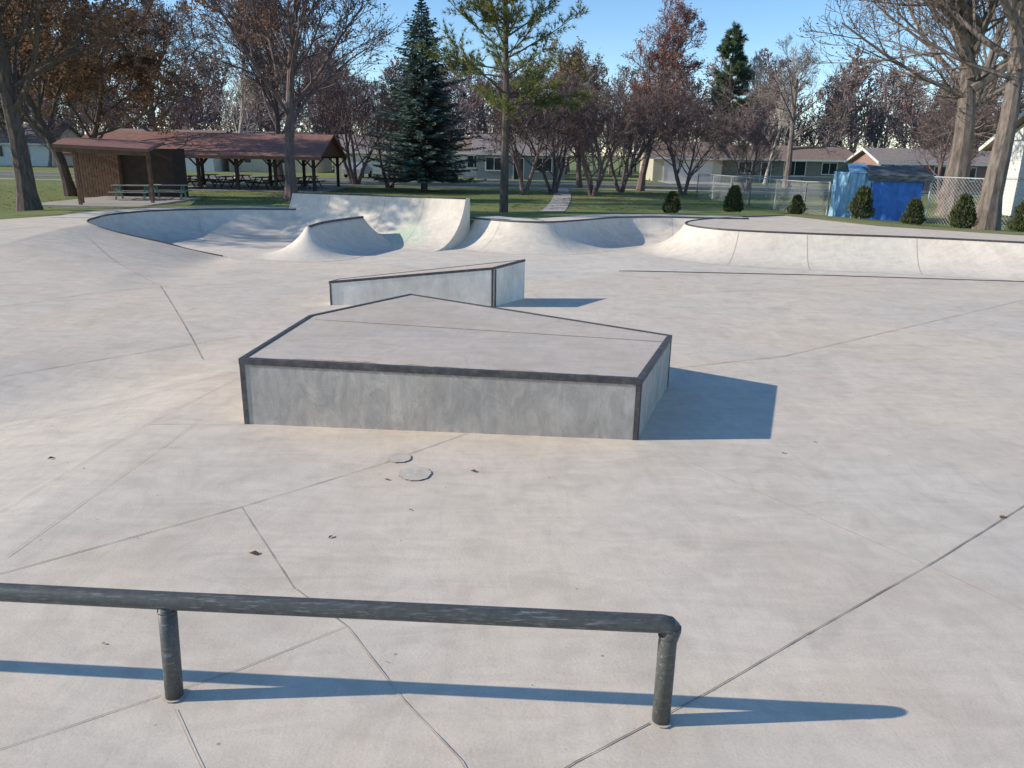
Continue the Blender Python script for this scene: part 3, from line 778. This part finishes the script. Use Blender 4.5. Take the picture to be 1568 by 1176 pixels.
for i in range(7):
    x=x0+(x1-x0)*i/6
    for y in (y0,y1):
        m.box(x-.09,x+.09,y-.09,y+.09,-.1,ze)
        for s in (-1,1): m.bar((x,y,ze-.75),(x+s*.65,y,ze-.06),.08,.1,up=(0,1,0))
    m.bar((x,y0,ze-.02),(x,y1,ze-.02),.1,.18)
    m.bar((x,ym,ze),(x,ym,zr_-.05),.1,.1)
for y in (y0,y1): m.box(x0,x1,y-.06,y+.06,ze-.14,ze+.04)
m.obj('posts_and_braces',M['darkwood'],parent=pv)
m=MB(); m.box(x0-.6,x1+.6,y0-.6,y1+.6,-.1,.06); m.obj('floor_slab',M['walk'],parent=pv)
def table_mesh(top,leg):
    m=MB()
    for i in range(4): m.box(-.9,.9,-.36+i*.18,-.2+i*.18,.72,.76)
    for s in (-1,1):
        m.box(-.9,.9,s*.72-.13,s*.72+.13,.42,.46)
        for x in (-.65,.65): m.bar((x,s*.18,.72),(x,s*.6,0),.05,.08,up=(1,0,0),mi=1)
    for x in (-.65,.65): m.bar((x,-.74,.40),(x,.74,.40),.05,.06,mi=1)
    return m.mesh('picnic_table',[M[top],M[leg]])
tm=table_mesh('darkwood','darkwood'); tg=table_mesh('walk','tablegreen')
for i in range(6):
    for j in range(2): place('picnic_table',tm,(x0+1.3+i*2.35,y0+1.6+j*3.2,.06),rad(90))
place('picnic_table',tg,(-19.0,39.3,.0),rad(10)); place('picnic_table',tg,(-17.6,40.3,.0),rad(10))

# small shelter with storage shed
ss=empty('small_park_shelter')
m=MB(); vs=[(-19.9,34.5,2.5),(-16.7,36.4,2.35),(-17.9,41.0,2.7),(-22.6,40.4,2.85)]; m.add(vs+[(a,b,c+.14) for a,b,c in vs],[(0,1,2,3),(4,5,6,7),(0,1,5,4),(1,2,6,5),(2,3,7,6),(3,0,4,7)]); m.obj('roof',M['redroof'],parent=ss)
m=MB()
for x,y in ((-19.75,36.0),(-19.3,35.0),(-17.0,37.0),(-17.6,38.4)): m.box(x-.06,x+.06,y-.06,y+.06,-.1,2.45)
m.bar((-19.9,34.6,2.42),(-16.8,36.5,2.28),.08,.2)
m.obj('posts',M['brownwood'],parent=ss)
m=MB(); m.box(-23,-20.7,41.6,43.6,-.1,2.55)
for i in range(16): m.box(-23+i*.145,-23+i*.145+.125,41.575,41.598,0,2.5)
m.obj('board_walls',M['brownwood'],parent=ss)
m=MB(); m.box(-20.69,-18.0,41.9,43.6,-.1,2.5); m.obj('dark_interior',M['darkwood'],parent=ss)  # dark block standing in for the shelter's shaded interior
m=MB(); m.box(-21.5,-16.5,34.5,41.5,-.1,.07); m.obj('floor_slab',M['walk'],parent=ss)

# tarp covered shed
ts=empty('tarp_covered_shed',(14.9,33.6,.1),rad(-4))
def wavy(mb,a,b,z0,z1,amp,mi=0,n=26,m=10,seed=1):
    rg=random.Random(seed); a=Vector(a);b=Vector(b); d=(b-a).normalized(); o=Vector((d.y,-d.x,0)); rows=[]
    ph=[rg.uniform(0,6) for _ in range(5)]
    for j in range(m+1):
        v=j/m; row=[]
        for i in range(n+1):
            u=i/n; w=amp*(math.sin(u*17+ph[0]+v*2)+.6*math.sin(u*31+ph[1]-v*5)+.5*math.sin(v*9+ph[2]+u*6))*(1-.5*v)
            p=a.lerp(b,u)+o*w; row.append((p.x,p.y,z0+(z1-z0)*v))
        rows.append(row)
    mb.grid(rows,mi)
m=MB(); wavy(m,(0.15,0,0),(2.2,0,0),-.1,1.9,.04); wavy(m,(2.2,0,0),(2.2,2.4,0),-.1,1.9,.03,seed=2); wavy(m,(0.15,2.4,0),(0.15,0,0),-.1,1.9,.03,seed=5); m.obj('blue_tarp',M['tarp'],parent=ts,smooth=True)
m=MB(); wavy(m,(-.75,.25,0),(.12,.12,0),-.1,1.95,.04,seed=3); wavy(m,(-.75,2.3,0),(-.75,.25,0),-.1,1.95,.03,seed=4)
m.add([(-.8,.2,1.93),(.15,.05,1.93),(.1,1.2,2.35),(-.6,1.2,2.3),(.15,2.4,1.9),(-.8,2.4,1.9)],[(0,1,2,3),(3,2,4,5)]); m.obj('pale_tarp',M['tarplight'],parent=ts,smooth=False)
m=MB(); rows=[]
for j in range(9):
    v=j/8; rows.append([(-.12+2.6*i/16,-.15+2.8*v,1.84+.4*math.sin(math.pi*v)+.03*math.sin(i*1.3+j)-.0*i) for i in range(17)])
m.grid(rows); wavy(m,(-.12,-.15,0),(2.48,-.15,0),1.62,1.84,.015,seed=8); wavy(m,(2.48,-.15,0),(2.48,2.65,0),1.62,1.84,.015,seed=9); m.obj('dark_tarp_roof',M['tarptop'],parent=ts,smooth=True)

# parked cars on the street
def car(x,y,mat,rot=0):
    par=empty('parked_car',(x,y,.02),rot); prof=[(-2.2,.35),(-2.2,.8),(-2.0,.95),(-1.5,1.0),(-.95,1.42),(.55,1.45),(1.15,1.02),(2.0,.88),(2.2,.65),(2.2,.35)]
    m=MB(); n=len(prof)
    vs=[(px,-.88 if pz<1.1 else -.7,pz) for px,pz in prof]+[(px,.88 if pz<1.1 else .7,pz) for px,pz in prof]
    m.add(vs,[tuple(range(n))[::-1],tuple(range(n,2*n))]+[(i,(i+1)%n,n+(i+1)%n,n+i) for i in range(n)]); m.obj('body',M[mat],parent=par)
    m=MB()
    for s in (-1,1): m.add([(-1.3,s*.87,1.03),(.9,s*.87,1.03),(.5,s*.735,1.38),(-.9,s*.735,1.38)],[(0,1,2,3)])
    m.obj('windows',M['glass'],parent=par)
    m=MB()
    for wx in (-1.4,1.4):
        for s in (-1,1): m.tube([(wx,s*.7,.33),(wx,s*.9,.33)],.33,16)
    m.obj('wheels',M['rubber'],parent=par)
car(-7.2,75.5,'carpaint'); car(-15.5,78.5,'carpaint',rad(85))

# ------------------------------------------------------------------ camera, light, sky
cam=bpy.data.cameras.new('camera'); co=bpy.data.objects.new('camera',cam); COL.objects.link(co)
cam.sensor_width=36; cam.lens=36*1180/1568; cam.clip_end=4000; cam.clip_start=.05
co.matrix_world=Matrix.Translation((0,0,2.6))@Matrix.Rotation(rad(90-16.7),4,'X')@Matrix.Rotation(rad(1.0),4,'Z')
scene.camera=co
EL=rad(25)
sun=bpy.data.lights.new('sun','SUN'); sun.energy=5.0; sun.angle=rad(.5); sun.color=(1,.92,.79)
so=bpy.data.objects.new('sun',sun); COL.objects.link(so)
dirv=Vector((math.cos(EL)*.997,math.cos(EL)*.08,-math.sin(EL)))
so.rotation_euler=dirv.to_track_quat('-Z','Y').to_euler()
w=bpy.data.worlds.new('World'); scene.world=w; w.use_nodes=True; nt=w.node_tree
sk=nt.nodes.new('ShaderNodeTexSky'); sk.sky_type='NISHITA'; sk.sun_disc=False; sk.sun_elevation=EL; sk.sun_rotation=rad(-94.6); sk.air_density=1.0; sk.dust_density=.1; sk.ozone_density=2.4; sk.altitude=1500
hs=nt.nodes.new('ShaderNodeHueSaturation'); hs.inputs['Saturation'].default_value=1.14; hs.inputs['Value'].default_value=1.28
nt.links.new(sk.outputs[0],hs.inputs['Color']); nt.links.new(hs.outputs[0],nt.nodes['Background'].inputs[0]); nt.nodes['Background'].inputs[1].default_value=.15
scene.view_settings.view_transform='Standard'; scene.view_settings.look='None'; scene.view_settings.exposure=0
print('polys',sum(len(o.data.polygons) for o in scene.objects if o.type=='MESH'))
